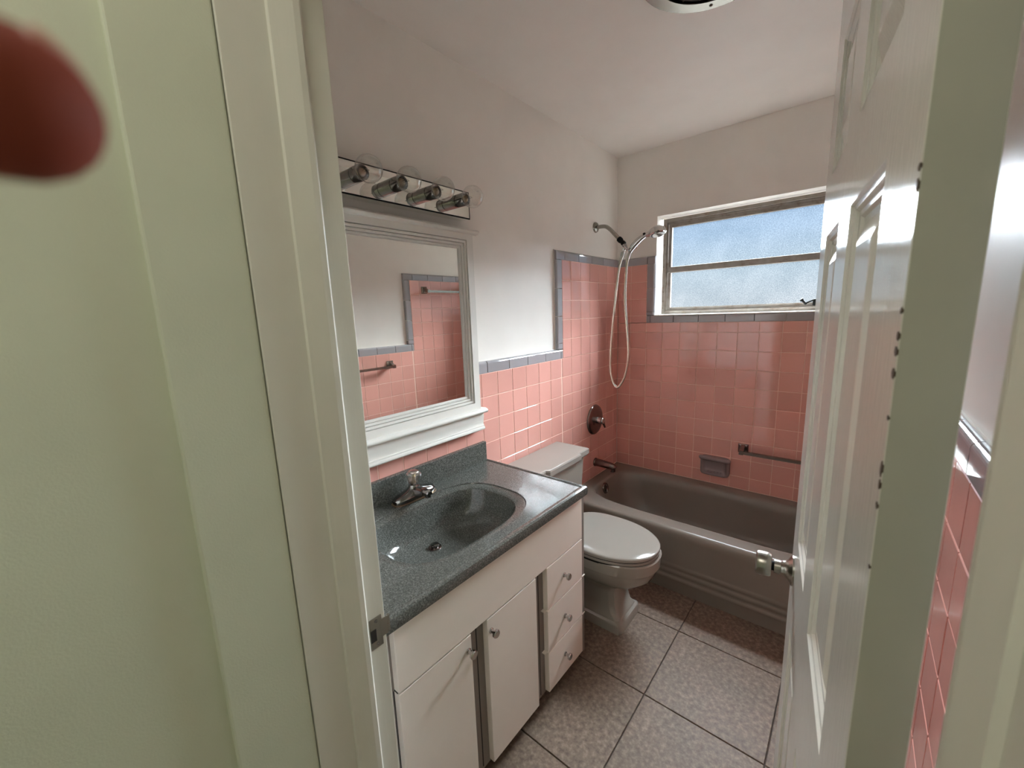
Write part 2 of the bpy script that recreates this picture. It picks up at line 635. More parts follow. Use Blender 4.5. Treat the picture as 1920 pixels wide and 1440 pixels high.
box(bm, -PR, -PR + 0.004, -0.7585, 0.0, Z4 - 0.004, Z4 + 0.003)
obj('caulk', bm, 'mortar', wl)

# back wall: u = x
bc = [0.0] + [0.0932 + j * P for j in range(0, 14)]
bc = [c for c in bc if c < XR] + [XR]
lay(wb, 'back', (0, 0, 0), bc, rows(TUBZ, Z3),
    [(0, XR, TUBZ, 1.362), (0, 0.202, 1.362, Z3), (1.236, XR, 1.362, Z3)], 'pink')
trims(wb, 'back', (0, 0, 0), [0.0, 0.05, 0.202, 0.254], Z3, Z4)
trims(wb, 'back', (0, 0, 0), [1.182, 1.236, 1.38, XR], Z3, Z4)
trims(wb, 'back', (0, 0, 0), [0.202, 0.228, 0.379, 0.529, 0.679, 0.830, 0.981, 1.132, 1.236], 1.362, 1.412)
trims(wb, 'back', (0, 0, 0), [1.412, 1.433, 1.586, Z3], 0.202, 0.254, 'v', False)
trims(wb, 'back', (0, 0, 0), [1.412, 1.433, 1.586, Z3], 1.182, 1.236, 'v', True)
bm = BM()
box(bm, 0, XR, 0.0014, PR, TUBZ - 0.1, 1.364)
box(bm, 0, 0.204, 0.0014, PR, 1.36, Z3 + 0.002)
box(bm, 1.234, XR, 0.0014, PR, 1.36, Z3 + 0.002)
obj('grout', bm, 'grout', wb)

# right wall: u = -y
rc = [0.0] + [0.0633 + m * P for m in range(0, 23)]
lay(wr, 'right', (XR, 0, 0), rc, rows(0, Z3),
    [(0.712, -YF, 0.0, Z1), (0.0, 0.712, TUBZ, Z1), (0.0, 0.7015, Z1, Z3)], 'pink')
trims(wr, 'right', (XR, 0, 0), [-c for c in reversed(lowcuts)], Z1, Z2)
trims(wr, 'right', (XR, 0, 0), [Z2, 1.278, 1.430, 1.583, Z3], 0.7015, 0.7555, 'v', False)
trims(wr, 'right', (XR, 0, 0), [0, 0.068, 0.215, 0.364, 0.519, 0.670, 0.7555], Z3, Z4)
bm = BM()
box(bm, XR + 0.0014, XR + PR, YF, 0.0, 0, Z1 + 0.002)
box(bm, XR + 0.0014, XR + PR, -0.7025, 0.0, Z1, Z3 + 0.002)
obj('grout', bm, 'grout', wr)
obj('caulk', box(BM(), XR + PR - 0.004, XR + PR, YF, -0.757, Z2 - 0.004, Z2 + 0.003), 'mortar', wr)

# floor tiles
fx = [0.771 - 0.3965 * 2, 0.771 - 0.3965, 0.771, 0.771 + 0.3965, 0.771 + 0.3965 * 2]
fy = [-0.957 - 0.3965 * k for k in range(8, -2, -1)]
lay(fl, 'floor', (0, 0, 0), fx, fy, [(-PR, XR + PR, YF - 0.13, -0.3), (0.612, 1.52, -4.6, YF - 0.13)], 'floor_tile', gap=0.0042, jit=0.0003)

# ------------------------------------------------------------------ window
win = empty('window_1', (0.718, 0.11, WZ0))
structure(win, 'wide aluminium awning window with two frosted panes above the bathtub', 'window')
FY0, FY1 = 0.105, 0.150
def ring(bm, x0, x1, z0, z1, w, y0, y1):
    box(bm, x0, x0 + w, y0, y1, z0, z1, 0.0015, 1)
    box(bm, x1 - w, x1, y0, y1, z0, z1, 0.0015, 1)
    box(bm, x0 + w, x1 - w, y0, y1, z0, z0 + w, 0.0015, 1)
    box(bm, x0 + w, x1 - w, y0, y1, z1 - w, z1, 0.0015, 1)
bm = BM()
ring(bm, 0.262, 1.176, 1.415, 2.020, 0.020, FY0, FY1)
ring(bm, 0.280, 1.158, 1.432, 2.004, 0.012, FY0 + 0.012, FY1)
box(bm, 0.292, 1.146, FY0 + 0.016, FY1, 1.984, 1.994)
obj('window_frame', bm, 'alu', win)
bm = BM()
ring(bm, 0.294, 1.144, 1.700, 1.984, 0.018, FY0 + 0.018, FY1 - 0.004)
obj('sash', bm, 'alu', win)
bm = BM()
ring(bm, 0.294, 1.144, 1.440, 1.702, 0.018, FY0 + 0.018, FY1 - 0.004)
obj('sash', bm, 'alu', win)
obj('meeting_rail', box(BM(), 0.294, 1.144, FY0 + 0.004, FY0 + 0.030, 1.681, 1.718, 0.003), 'alu', win)
obj('pane', box(BM(), 0.310, 1.128, 0.134, 0.1375, 1.716, 1.968), 'pane', win)
obj('pane', box(BM(), 0.310, 1.128, 0.134, 0.1375, 1.456, 1.686), 'pane', win)
obj('window_sill', box(BM(), WX0, WX1, 0.000, 0.112, WZ0 - 0.006, WZ0 + 0.001, 0.002), 'paint', win)
# crank operator
ck = BM()
box(ck, 1.085, 1.120, 0.070, 0.106, 1.440, 1.476, 0.004)
tube(ck, [(1.100, 0.075, 1.472), (1.080, 0.068, 1.466), (1.058, 0.062, 1.455)], 0.0045, 8)
tube(ck, [(1.058, 0.062, 1.448), (1.050, 0.058, 1.458), (1.040, 0.054, 1.470)], 0.006, 10)
lathe(ck, (1.040, 0.054, 1.470), (-0.6, -0.2, 0.75), [(0.0, -0.004), (0.009, -0.002), (0.009, 0.008), (0.0, 0.010)], 12)
obj('crank_handle', ck, 'black', win, True, autosmooth=40)
# small latch screws on the side of the frame
sc_ = BM()
for z in (1.455, 1.50, 1.56, 1.72, 1.86):
    lathe(sc_, (0.272, FY0, z), (0, -1, 0), [(0.0028, 0), (0.0028, 0.0015), (0, 0.002)], 8)
o = obj('frame_screws', sc_, 'wood_chip', win)
o['kind'] = 'stuff'

# ------------------------------------------------------------------ door lining
# latch side: rebate, stop, flat jamb
lj = empty('trim_1', (JX0, YF - 0.07, 0))
structure(lj, 'cream painted door lining on the latch side with a worn strike plate', 'door lining')
obj('lining_board', box(BM(), JX0 - 0.022, JX0, YF - 0.147, YF, 0, DZ + 0.02, 0.0015), 'jamb', lj)
prof = [(JX0 - 0.001, YF - 0.040), (JX0 + 0.010, YF - 0.040), (JX0 + 0.0125, YF - 0.043), (JX0 + 0.0125, YF - 0.052),
        (JX0 + 0.010, YF - 0.062), (JX0 + 0.007, YF - 0.074), (JX0 + 0.005, YF - 0.083), (JX0 - 0.001, YF - 0.085)]
obj('door_stop', prism(BM(), prof, 'z', 0, DZ), 'jamb', lj)
# strike plate, T shaped, lip bent round the corner
sp = obj('strike_plate', box(BM(), JX0, JX0 + 0.0016, YF - 0.0335, YF - 0.008, 0.833, 0.897, 0.0006), 'nickel', lj)
bm = BM()
box(bm, JX0, JX0 + 0.0018, YF - 0.012, YF + 0.004, 0.849, 0.886, 0.0006)
tube(bm, [(JX0 + 0.001, YF + 0.003, 0.8675), (JX0 - 0.0005, YF + 0.008, 0.8675), (JX0 - 0.004, YF + 0.011, 0.8675)], 0.0012, 6)
box(bm, JX0 - 0.004, JX0 + 0.001, YF + 0.004, YF + 0.010, 0.850, 0.885, 0.001)
obj('strike_lip', bm, 'nickel', sp)
obj('latch_hole', box(BM(), JX0 + 0.0008, JX0 + 0.0022, YF - 0.033, YF - 0.021, 0.849, 0.874, 0.0004), 'dark', sp)
bm = BM()
for z in (0.841, 0.889):
    lathe(bm, (JX0 + 0.0014, YF - 0.0195, z), (1, 0, 0), [(0.0034, 0), (0.003, 0.001), (0, 0.0014)], 10)
o = obj('screw_heads', bm, 'dark_chrome', sp)
o['kind'] = 'stuff'

rj = empty('trim_2', (JX1, YF - 0.07, 0))
structure(rj, 'cream painted door lining on the hinge side at the far edge of the view', 'door lining')
obj('lining_board', box(BM(), JX1, JX1 + 0.022, YF - 0.147, YF, 0, DZ + 0.02, 0.0015), 'jamb', rj)
prof = [(2 * 0.985 - x, y) for x, y in prof]
obj('door_stop', prism(BM(), prof, 'z', 0, DZ), 'jamb', rj)

hj = obj('trim_3', box(BM(), JX0 - 0.02, JX1 + 0.02, YF - 0.147, YF, DZ, DZ + 0.022, 0.0015), 'jamb')
structure(hj, 'cream painted head of the door lining above the doorway', 'door lining')

rb = obj('trim_5', box(BM(), 1.352, 1.415, YF - 0.163, YF - 0.1475, 0, 2.12, 0.003), 'jamb')
structure(rb, 'cream casing board on the hall side of the hinge jamb', 'door casing')
tb = obj('trim_4', box(BM(), 0.600, 0.6215, YF - 0.256, YF - 0.148, 0, 2.12, 0.003), 'hall')
structure(tb, 'smooth pale green casing board beside the door lining', 'door casing')

# ------------------------------------------------------------------ the open door
DW, DT, DH = 0.711, 0.035, 2.035
A0 = radians(7.56)
P0 = Vector((1.298, -2.276, 0))
dd = Vector((-sin(A0), cos(A0), 0))
dn = Vector((cos(A0), sin(A0), 0))
def DP(s, t_, z):
    return P0 + dd * s + dn * t_ + Vector((0, 0, z))

dr = empty('door_1', P0)
structure(dr, 'white six-panel door standing open beside the right-hand wall', 'door')
xs = [0, 0.114, 0.316, 0.424, 0.605, DW]
zs = [0.008, 0.24, 0.745, 0.955, 1.575, 1.682, 1.90, DH]
bm = BM()
def quad(bm, *pts):
    bm.faces.new([bm.verts.new(p) for p in pts])
for face, tt in ((0, 0.0), (1, DT)):
    for i in range(5):
        for j in range(7):
            if i in (1, 3) and j in (1, 3, 5):
                continue
            quad(bm, DP(xs[i], tt, zs[j]), DP(xs[i + 1], tt, zs[j]), DP(xs[i + 1], tt, zs[j + 1]), DP(xs[i], tt, zs[j + 1]))
for s in (0, DW):
    quad(bm, DP(s, 0, zs[0]), DP(s, DT, zs[0]), DP(s, DT, DH), DP(s, 0, DH))
for z in (zs[0], DH):
    quad(bm, DP(0, 0, z), DP(DW, 0, z), DP(DW, DT, z), DP(0, DT, z))
bmesh.ops.remove_doubles(bm, verts=bm.verts, dist=1e-5)
obj('door_leaf', bm, 'door', dr)
PPROF = [(0, 0), (0.003, 0.0035), (0.008, 0.0045), (0.0115, 0.0085), (0.017, 0.0090), (0.0205, 0.0125), (0.028, 0.0130), (0.054, 0.0035), (0.057, 0.0030)]
for i in (1, 3):
    for j in (1, 3, 5):
        bm = BM()
        for side in (0, 1):
            secs = []
            for ins, dep in PPROF:
                tt = dep if side == 0 else DT - dep
                a, b2, c, d = xs[i] + ins, xs[i + 1] - ins, zs[j] + ins, zs[j + 1] - ins
                secs.append([DP(a, tt, c), DP(b2, tt, c), DP(b2, tt, d), DP(a, tt, d)])
            loft(bm, secs, cap0=False, cap1=True)
        obj('door_panel', bm, 'door', dr)
obj('hinge_edge', loft_bm([[DP(-0.0006, t_, z) for t_, z in ((0.0006, 0.009), (DT - 0.0006, 0.009), (DT - 0.0006, DH - 0.001), (0.0006, DH - 0.001))], [DP(0.0006, t_, z) for t_, z in ((0.0006, 0.009), (DT - 0.0006, 0.009), (DT - 0.0006, DH - 0.001), (0.0006, DH - 0.001))]]), 'door_edge', dr)
# knobs, both faces
for side in (0, 1):
    ax = -dn if side == 0 else dn
    base = DP(0.655, 0.0 if side == 0 else DT, 0.858)
    kn = obj('door_knob', lathe(BM(), base, ax, [(0.0185, 0.0415), (0.0245, 0.0425), (0.0268, 0.0455), (0.0275, 0.054), (0.0275, 0.066), (0.0262, 0.0705), (0.0225, 0.0728), (0, 0.0735)], 36), 'nickel', dr, True, autosmooth=35)
    obj('rose', lathe(BM(), base, ax, [(0.0335, 0), (0.0335, 0.003), (0.030, 0.0055), (0.022, 0.010), (0.0175, 0.017), (0.0160, 0.023), (0.0150, 0.024), (0.0150, 0.0365), (0.0, 0.0365)], 36), 'nickel', kn, True, autosmooth=35)
    obj('knob_gap', lathe(BM(), base, ax, [(0.0105, 0.036), (0.0105, 0.042)], 24), 'black', kn, True, autosmooth=35)
# latch face on the free edge, hinges on the near edge
bm = BM()
e0 = DP(DW, DT / 2, 0.858)
vs = [DP(DW + 0.0012, t_, z) for t_, z in ((0.005, 0.83), (0.030, 0.83), (0.030, 0.886), (0.005, 0.886))]
loft(bm, [[DP(DW - 0.001, t_, z) for t_, z in ((0.005, 0.83), (0.030, 0.83), (0.030, 0.886), (0.005, 0.886))], vs])
obj('latch_plate', bm, 'nickel', dr)
# paint chips along the near edge
bm = BM()
for z, w, h in ((1.539, .0035, .006), (1.527, .003, .010), (1.447, .003, .005), (1.430, .0035, .007), (1.419, .004, .008), (1.404, .004, .008), (1.372, .002, .004),
                (1.334, .0035, .012), (1.321, .003, .009), (1.305, .003, .006), (1.255, .002, .004)):
    k = 7
    ring_ = []
    for q in range(k):
        a = 2 * pi * q / k
        rr = random.uniform(0.7, 1.15)
        ring_.append((0.0 + max(-0.001, w * (0.55 + rr * cos(a))), z + h / 2 * rr * sin(a)))
    loft(bm, [[DP(max(0.0, s), 0.0012, zz) for s, zz in ring_], [DP(max(-0.0006, s), -0.0006, zz) for s, zz in ring_]])
o = obj('paint_chips', bm, 'wood_chip', dr)
o['kind'] = 'stuff'

# ------------------------------------------------------------------ bathtub
tub = empty('bathtub', (0.71, -0.36, 0))
tag(tub, 'taupe alcove bathtub with three ribs along the front apron', 'bathtub')
TX0, TX1, TYF, TZ = 0.0, XR, -0.708, 0.345
cx, cy = 0.705, -0.336
RX0, RX1, RY0, RY1 = TX0 + 0.001, TX1 - 0.001, -0.686, -0.001
A = angs(72, corner_angs(cx, cy, RX0, RX1, RY0, RY1))
bm = BM()
secs = [rect_at(cx, cy, RX0, RX1, RY0, RY1, TZ, A),
        se(cx, cy, 0.640, 0.276, 5.0, TZ, A),
        se(cx, cy, 0.628, 0.264, 5.0, TZ - 0.004, A),
        se(cx, cy, 0.619, 0.256, 5.0, TZ - 0.016, A),
        se(cx + .003, cy, 0.610, 0.248, 4.8, TZ - 0.06, A),
        se(cx + .006, cy, 0.590, 0.235, 4.5, 0.20, A),
        se(cx + .010, cy, 0.565, 0.220, 4.0, 0.11, A),
        se(cx + .010, cy, 0.53, 0.195, 3.6, 0.075, A),
        se(cx + .010, cy, 0.45, 0.14, 3.0, 0.062, A)]
loft(bm, secs, cap0=False, cap1=True)
prof = [(-0.686, TZ), (-0.694, TZ - 0.002), (-0.701, TZ - 0.007), (-0.7065, TZ - 0.016), (-0.709, TZ - 0.028), (-0.708, TZ - 0.045), (-0.7045, TZ - 0.06),
        (-0.7015, 0.25), (-0.7015, 0.158)]
for zc in (0.142, 0.108, 0.072):
    prof += [(-0.7015, zc + 0.014), (-0.7033, zc + 0.009), (-0.7052, zc + 0.003), (-0.7052, zc - 0.004), (-0.7037, zc - 0.010), (-0.7025, zc - 0.014)]
prof += [(-0.7025, 0.0), (-0.66, 0.0), (-0.66, TZ - 0.02)]
secs = [[(x, q[0], q[1]) for q in prof] for x in (RX0, RX1)]
loft(bm, secs)
bmesh.ops.remove_doubles(bm, verts=bm.verts, dist=1e-5)
obj('tub_shell', bm, 'tub', tub, True, autosmooth=50)
ov = obj('overflow_plate', lathe(BM(), (0.096, -0.362, 0.297), (1, 0, 0.18), [(0.036, -0.006), (0.036, 0.002), (0.033, 0.006), (0.012, 0.009), (0, 0.010)], 28), 'bronze', tub, True, autosmooth=40)
bm = BM()
tube(bm, [(0.105, -0.362, 0.300), (0.112, -0.368, 0.292), (0.116, -0.374, 0.282)], 0.005, 8)
lathe(bm, (0.103, -0.362, 0.318), (1, 0, 0.18), [(0.004, -0.002), (0.004, 0.002), (0, 0.003)], 10)
obj('trip_lever', bm, 'dark_chrome', ov, True)
obj('drain', lathe(BM(), (0.26, -0.336, 0.062), (0, 0, 1), [(0.03, 0), (0.03, 0.003), (0.022, 0.004), (0.02, 0.001), (0, 0.001)], 24), 'bronze', tub, True)

# ------------------------------------------------------------------ tub fittings on the left wall
spt = empty('tub_spout', (0, -0.325, 0.445))
tag(spt, 'short tarnished tub spout on the pink tile above the tub rim', 'tub spout')
bm = BM()
pts = [(0, -0.325, 0.447), (0.03, -0.325, 0.447), (0.07, -0.326, 0.446), (0.110, -0.327, 0.444), (0.142, -0.327, 0.440), (0.150, -0.327, 0.436)]
tube(bm, pts, [0.026, 0.0255, 0.0245, 0.0235, 0.0215, 0.012], 20)
lathe(bm, (0.130, -0.327, 0.436), (0, 0, -1), [(0.017, 0), (0.0175, 0.02), (0.0165, 0.027), (0.0, 0.024)], 20)
obj('spout_body', bm, 'bronze', spt, True, autosmooth=45)
obj('wall_collar', lathe(BM(), (0, -0.325, 0.447), (1, 0, 0), [(0.0285, 0), (0.0285, 0.006), (0.026, 0.010), (0, 0.010)], 24), 'bronze', spt, True, autosmooth=40)

vlv = empty('shower_valve', (0, -0.345, 0.745))
tag(vlv, 'large round tarnished valve plate with a chrome lever on pink tile', 'shower valve')
vc = (0, -0.335, 0.745)
obj('escutcheon', lathe(BM(), vc, (1, 0, 0), [(0.100, 0), (0.100, 0.004), (0.096, 0.010), (0.088, 0.014), (0.060, 0.018), (0.026, 0.021), (0, 0.021)], 48), 'bronze', vlv, True, autosmooth=40)
hd = obj('handle_hub', lathe(BM(), vc, (1, 0, 0), [(0.022, 0.019), (0.021, 0.030), (0.018, 0.052), (0.020, 0.054), (0.022, 0.062), (0.018, 0.068), (0, 0.069)], 28), 'chrome', vlv, True, autosmooth=40)
bm = BM()
tube(bm, [(0.058, vc[1], vc[2]), (0.062, vc[1] + 0.010, vc[2] - 0.022), (0.066, vc[1] + 0.020, vc[2] - 0.048)], [0.010, 0.009, 0.006], 12)
obj('lever', bm, 'bronze', hd, True)

sa = empty('shower_mount', (-PR, -0.29, 1.963))
tag(sa, 'bent shower arm with round wall flange on the white wall', 'shower arm')
obj('flange', lathe(BM(), (-PR, -0.29, 1.963), (1, 0, 0), [(0.032, 0), (0.032, 0.004), (0.028, 0.011), (0.014, 0.016), (0, 0.016)], 28), 'nickel', sa, True, autosmooth=40)
obj('pipe', tube(BM(), spline([(-PR, -0.29, 1.963), (0.045, -0.29, 1.960), (0.078, -0.29, 1.941), (0.110, -0.29, 1.908), (0.146, -0.29, 1.869)], 6), 0.0115, 14), 'nickel', sa, True)
obj('swivel_nut', lathe(BM(), (0.138, -0.29, 1.877), (0.70, 0, -0.72), [(0.013, 0), (0.0165, 0.003), (0.017, 0.020), (0.0135, 0.030), (0.012, 0.034), (0.0150, 0.038), (0.0150, 0.052), (0.010, 0.058), (0, 0.058)], 20), 'black', sa, True, autosmooth=40)
bm = BM()
tube(bm, [(0.172, -0.29, 1.838), (0.180, -0.29, 1.825), (0.197, -0.29, 1.803)], [0.013, 0.0130, 0.004], 14)
lathe(bm, (0.178, -0.29, 1.822), (-0.35, 0, -0.94), [(0.010, -0.008), (0.0115, 0.004), (0.0105, 0.020), (0.007, 0.026), (0, 0.026)], 16)
ringpts = [(0.2225 + 0.0275 * cos(a), -0.29 + 0.0275 * sin(a), 1.806 + 0.006 * cos(a)) for a in [2 * pi * i / 16 for i in range(13)]]
tube(bm, ringpts, 0.0045, 8)
obj('cradle', bm, 'chrome', sa, True, autosmooth=50)

hs = empty('hand_shower', (0.21, -0.29, 1.78))
tag(hs, 'chrome hand shower resting in its cradle with a looped hose', 'hand shower')
hp = spline([(0.207, -0.29, 1.782), (0.222, -0.29, 1.808), (0.248, -0.29, 1.836), (0.278, -0.29, 1.858), (0.312, -0.29, 1.872), (0.345, -0.29, 1.878)], 6)
rr = []
for i in range(len(hp)):
    s = i / (len(hp) - 1)
    rr.append(0.0095 + 0.0085 * math.sin(pi * min(1, s * 1.25)) if s < 0.8 else 0.0135 + 0.006 * (s - 0.8) / 0.2)
obj('handle', tube(BM(), hp, rr, 18), 'chrome', hs, True)
bm = BM()
lathe(bm, (0.372, -0.29, 1.886), (0.20, -0.10, -0.97), [(0.0, -0.024), (0.026, -0.021), (0.043, -0.010), (0.047, 0.004), (0.047, 0.018), (0.042, 0.0225), (0.0, 0.0225)], 30)
tube(bm, [(0.325, -0.29, 1.874), (0.350, -0.29, 1.882), (0.372, -0.29, 1.886)], [0.014, 0.020, 0.022], 16)
hd2 = obj('spray_head', bm, 'chrome', hs, True, autosmooth=40)
obj('spray_face', lathe(BM(), Vector((0.372, -0.29, 1.886)) + Vector((0.20, -0.10, -0.97)).normalized() * 0.0222, (0.20, -0.10, -0.97), [(0.037, 0), (0.037, 0.003), (0.030, 0.004), (0.010, 0.003), (0, 0.005)], 28), 'dark_chrome', hd2, True, autosmooth=40)
obj('spray_button', lathe(BM(), (0.300, -0.295, 1.874), (-0.3, 0, 0.95), [(0.008, 0), (0.008, 0.009), (0.005, 0.011), (0, 0.011)], 12), 'black', hd2, True)
hose = [(0.207, -0.292, 1.778), (0.196, -0.297, 1.722), (0.190, -0.297, 1.645), (0.187, -0.295, 1.50), (0.205, -0.290, 1.27), (0.208, -0.287, 1.17), (0.190, -0.285, 1.055),
        (0.160, -0.287, 0.988), (0.134, -0.290, 0.968), (0.108, -0.292, 1.000), (0.092, -0.295, 1.09), (0.098, -0.297, 1.26), (0.118, -0.297, 1.48), (0.142, -0.297, 1.68), (0.157, -0.295, 1.748), (0.1665, -0.291, 1.790)]
obj('hose', tube(BM(), spline(hose, 8), 0.0082, 12), 'hose', hs, True)
for p_, q_ in (((0.2075, -0.291, 1.784), (0.196, -0.297, 1.742)), ((0.1675, -0.291, 1.7945), (0.158, -0.295, 1.752))):
    d = Vector(q_) - Vector(p_)
    obj('hose_nut', lathe(BM(), p_, d, [(0.0115, 0), (0.012, 0.018), (0.0105, 0.030), (0.0095, d.length), (0, d.length)], 16), 'chrome', hs, True, autosmooth=40)

# ------------------------------------------------------------------ soap dish and towel bars
sd = empty('soap_dish', (0.667, 0, 0.465))
tag(sd, 'mauve grey ceramic soap dish set in the pink tile above the tub', 'soap dish')
x0, x1, z0, z1 = 0.583, 0.752, 0.402, 0.528
bm = BM()
secs = []
for ins, y in ((0.0, 0.003), (0.0, -0.012), (0.003, -0.024), (0.010, -0.030), (0.016, -0.028), (0.020, -0.018), (0.025, -0.007), (0.040, -0.004)):
    cxx, czz = (x0 + x1) / 2, (z0 + z1) / 2
    n = 7
    A2 = angs(48)
    secs.append([(q[0], y, q[1]) for q in se(cxx, czz, (x1 - x0) / 2 - ins, (z1 - z0) / 2 - ins, n, 0, A2)])
loft(bm, secs)
obj('dish_body', bm, 'dish', sd, True, autosmooth=60)
bm = BM()
tube(bm, spline([(x0 + 0.006, -0.018, z1 - 0.014), (x0 + 0.02, -0.030, z1 - 0.012), (x1 - 0.02, -0.030, z1 - 0.012), (x1 - 0.006, -0.018, z1 - 0.014)], 6), 0.0135, 14)
obj('grip_bar', bm, 'dish', sd, True)
bm = BM()
for k in range(7):
    xx = x0 + 0.03 + k * 0.0182
    tube(bm, [(xx, -0.026, z0 + 0.010), (xx, -0.018, z0 + 0.0175), (xx, -0.006, z0 + 0.024)], 0.004, 8)
o = obj('drain_ribs', bm, 'dish', sd, True)
o['kind'] = 'stuff'

def towel_bar(label, wall, p0, p1, z, mat, group=None):
    """square flanged bar; wall 'back' (along x) or 'right' (along y)"""
    def W3(a, n, zz):
        return (a, -n, zz) if wall == 'back' else (XR - n, a, zz)
    e = empty('towel_bar', W3((p0 + p1) / 2, 0, z))
    tag(e, label, 'towel bar', group)
    for a in (p0, p1):
        bm = BM()
        h = 0.027
        secs = []
        for ins, n in ((0, 0.0), (0, 0.004), (0.004, 0.008), (0.010, 0.010)):
            secs.append([W3(a - h + ins, n, z + 0.012 - h + ins), W3(a + h - ins, n, z + 0.012 - h + ins), W3(a + h - ins, n, z + 0.012 + h - ins), W3(a - h + ins, n, z + 0.012 + h - ins)])
        loft(bm, secs)
        fo = obj('flange', bm, mat, e)
        bm = BM()
        secs = []
        for w, n, zz, hh in ((0.011, 0.006, z + 0.018, 0.018), (0.010, 0.030, z + 0.010, 0.014), (0.0115, 0.046, z + 0.002, 0.013), (0.0115, 0.064, z, 0.012)):
            secs.append([W3(a - w, n, zz - hh), W3(a + w, n, zz - hh), W3(a + w, n, zz + hh), W3(a - w, n, zz + hh)])
        loft(bm, secs)
        obj('post', bm, mat, e)
        obj('set_screw', lathe(BM(), W3(a, 0.0095, z + 0.027), (0, -1, 0) if wall == 'back' else (-1, 0, 0), [(0.0035, 0), (0.0035, 0.002), (0, 0.002)], 8), 'dark', fo)
    bm = BM()
    hb = 0.0085
    a, b2 = min(p0, p1), max(p0, p1)
    loft(bm, [[W3(q, 0.054 - hb, z - hb), W3(q, 0.054 + hb, z - hb), W3(q, 0.054 + hb, z + hb), W3(q, 0.054 - hb, z + hb)] for q in (a, b2)])
    obj('bar', bm, mat, e)
    return e
towel_bar('brown metal towel bar on the window wall beside the soap dish', 'back', 0.817, 1.30, 0.597, 'bronze')
towel_bar('grey towel bar reflected high in the mirror, on the shower tile', 'right', -0.565, -0.10, 1.652, 'nickel')
towel_bar('grey towel bar reflected low in the mirror, below the grey trim', 'right', -0.935, -1.50, 1.096, 'nickel')

# ------------------------------------------------------------------ toilet
to = empty('toilet', (0.36, -1.04, 0))
tag(to, 'warm grey toilet with closed lid and square stepped pedestal beside the vanity', 'toilet')
ty = -1.042
A3 = angs(64, corner_angs(0, 0, -1, 1, -0.55, 0.55))
bm = BM()
secs = [se(0.365, ty, 0.212, 0.110, 22, 0.0, A3),
        se(0.365, ty, 0.212, 0.110, 22, 0.036, A3),
        se(0.365, ty, 0.209, 0.107, 18, 0.044, A3),
        se(0.363, ty, 0.199, 0.097, 16, 0.050, A3),
        se(0.362, ty, 0.196, 0.094, 14, 0.060, A3),
        se(0.360, ty, 0.186, 0.084, 12, 0.072, A3),
        se(0.358, ty, 0.180, 0.079, 10, 0.110, A3),
        se(0.358, ty, 0.176, 0.079, 8, 0.170, A3),
        se(0.362, ty, 0.180, 0.086, 6, 0.200, A3),
        se(0.380, ty, 0.200, 0.108, 4, 0.222, A3),
        se(0.405, ty, 0.236, 0.140, 2.9, 0.248, A3),
        se(0.425, ty, 0.255, 0.160, 2.5, 0.280, A3),
        se(0.432, ty, 0.260, 0.170, 2.35, 0.316, A3),
        se(0.432, ty, 0.261, 0.171, 2.35, 0.320, A3),
        se(0.433, ty, 0.266, 0.176, 2.3, 0.325, A3),
        se(0.434, ty, 0.268, 0.178, 2.3, 0.372, A3),
        se(0.434, ty, 0.264, 0.174, 2.3, 0.377, A3)]
loft(bm, secs)
obj('bowl', bm, 'toilet', to, True, autosmooth=38)
def egg(z, k=0.0):
    out = []
    for a in A3:
        hx, hy, n = (0.255, 0.183, 2.12) if cos(a) > 0 else (0.215, 0.183, 2.7)
        hx -= k
        hy -= k
        r = (abs(cos(a) / hx) ** n + abs(sin(a) / hy) ** n) ** (-1.0 / n)
        out.append((0.442 + r * cos(a), ty + r * sin(a), z))
    return out
bm = BM()
loft(bm, [egg(0.3805, 0.003), egg(0.3815, 0.0005), egg(0.3905, 0.0), egg(0.3920, 0.002)])
obj('seat_ring', bm, 'seat', to, True, autosmooth=30)
bm = BM()
loft(bm, [egg(0.3960, 0.003), egg(0.3970, 0.0005), egg(0.4070, 0.0), egg(0.4100, 0.0025), egg(0.4120, 0.009), egg(0.4135, 0.05)])
obj('seat_lid', bm, 'seat', to, True, autosmooth=50)
bm = BM()
loft(bm, [egg(0.370, 0.0042), egg(0.400, 0.0042)])
obj('seat_gap_shade', bm, 'black', to)  # black filler that draws the shade in the seat gaps
def tank_sec(z, g=0.0):
    x0, xf, xm = 0.028, 0.200 + g, 0.214 + g
    y0, y1 = -1.262 - g, -0.822 + g
    return [(x0, y0, z), (xf, y0, z), (xf, -1.178, z), (xm, -1.166, z), (xm, -0.918, z), (xf, -0.906, z), (xf, y1, z), (x0, y1, z)]
bm = BM()
loft(bm, [tank_sec(0.380, -0.020), tank_sec(0.40, -0.012), tank_sec(0.676, 0.0)])
obj('tank', bm, 'toilet', to)
def lid_sec(z, g=0.0):
    x0, xf, xm = 0.012, 0.217 + g, 0.234 + g
    y0, y1 = -1.288 - g, -0.790 + g
    return [(x0, y0, z), (xf, y0, z), (xf, -1.196 - g, z), (xm, -1.183 - g, z), (xm, -0.899 + g, z), (xf, -0.886 + g, z), (xf, y1, z), (x0, y1, z)]
bm = BM()
loft(bm, [lid_sec(0.676, -0.012), lid_sec(0.680, -0.006), lid_sec(0.686, -0.005), lid_sec(0.690, 0.0), lid_sec(0.714, 0.0), lid_sec(0.720, -0.004), lid_sec(0.721, -0.010)])
obj('tank_lid', bm, 'seat', to)
for y in (-1.115, -0.969):
    obj('seat_hinge', lathe(BM(), (0.246, y, 0.3765), (0, 0, 1), [(0.016, 0), (0.016, 0.026), (0.012, 0.032), (0, 0.033)], 16), 'seat', to, True, autosmooth=40)
bm = BM()
lathe(bm, (0.200, -1.222, 0.640), (1, 0, 0), [(0.012, 0), (0.012, 0.006), (0.007, 0.008), (0.007, 0.018), (0, 0.019)], 16)
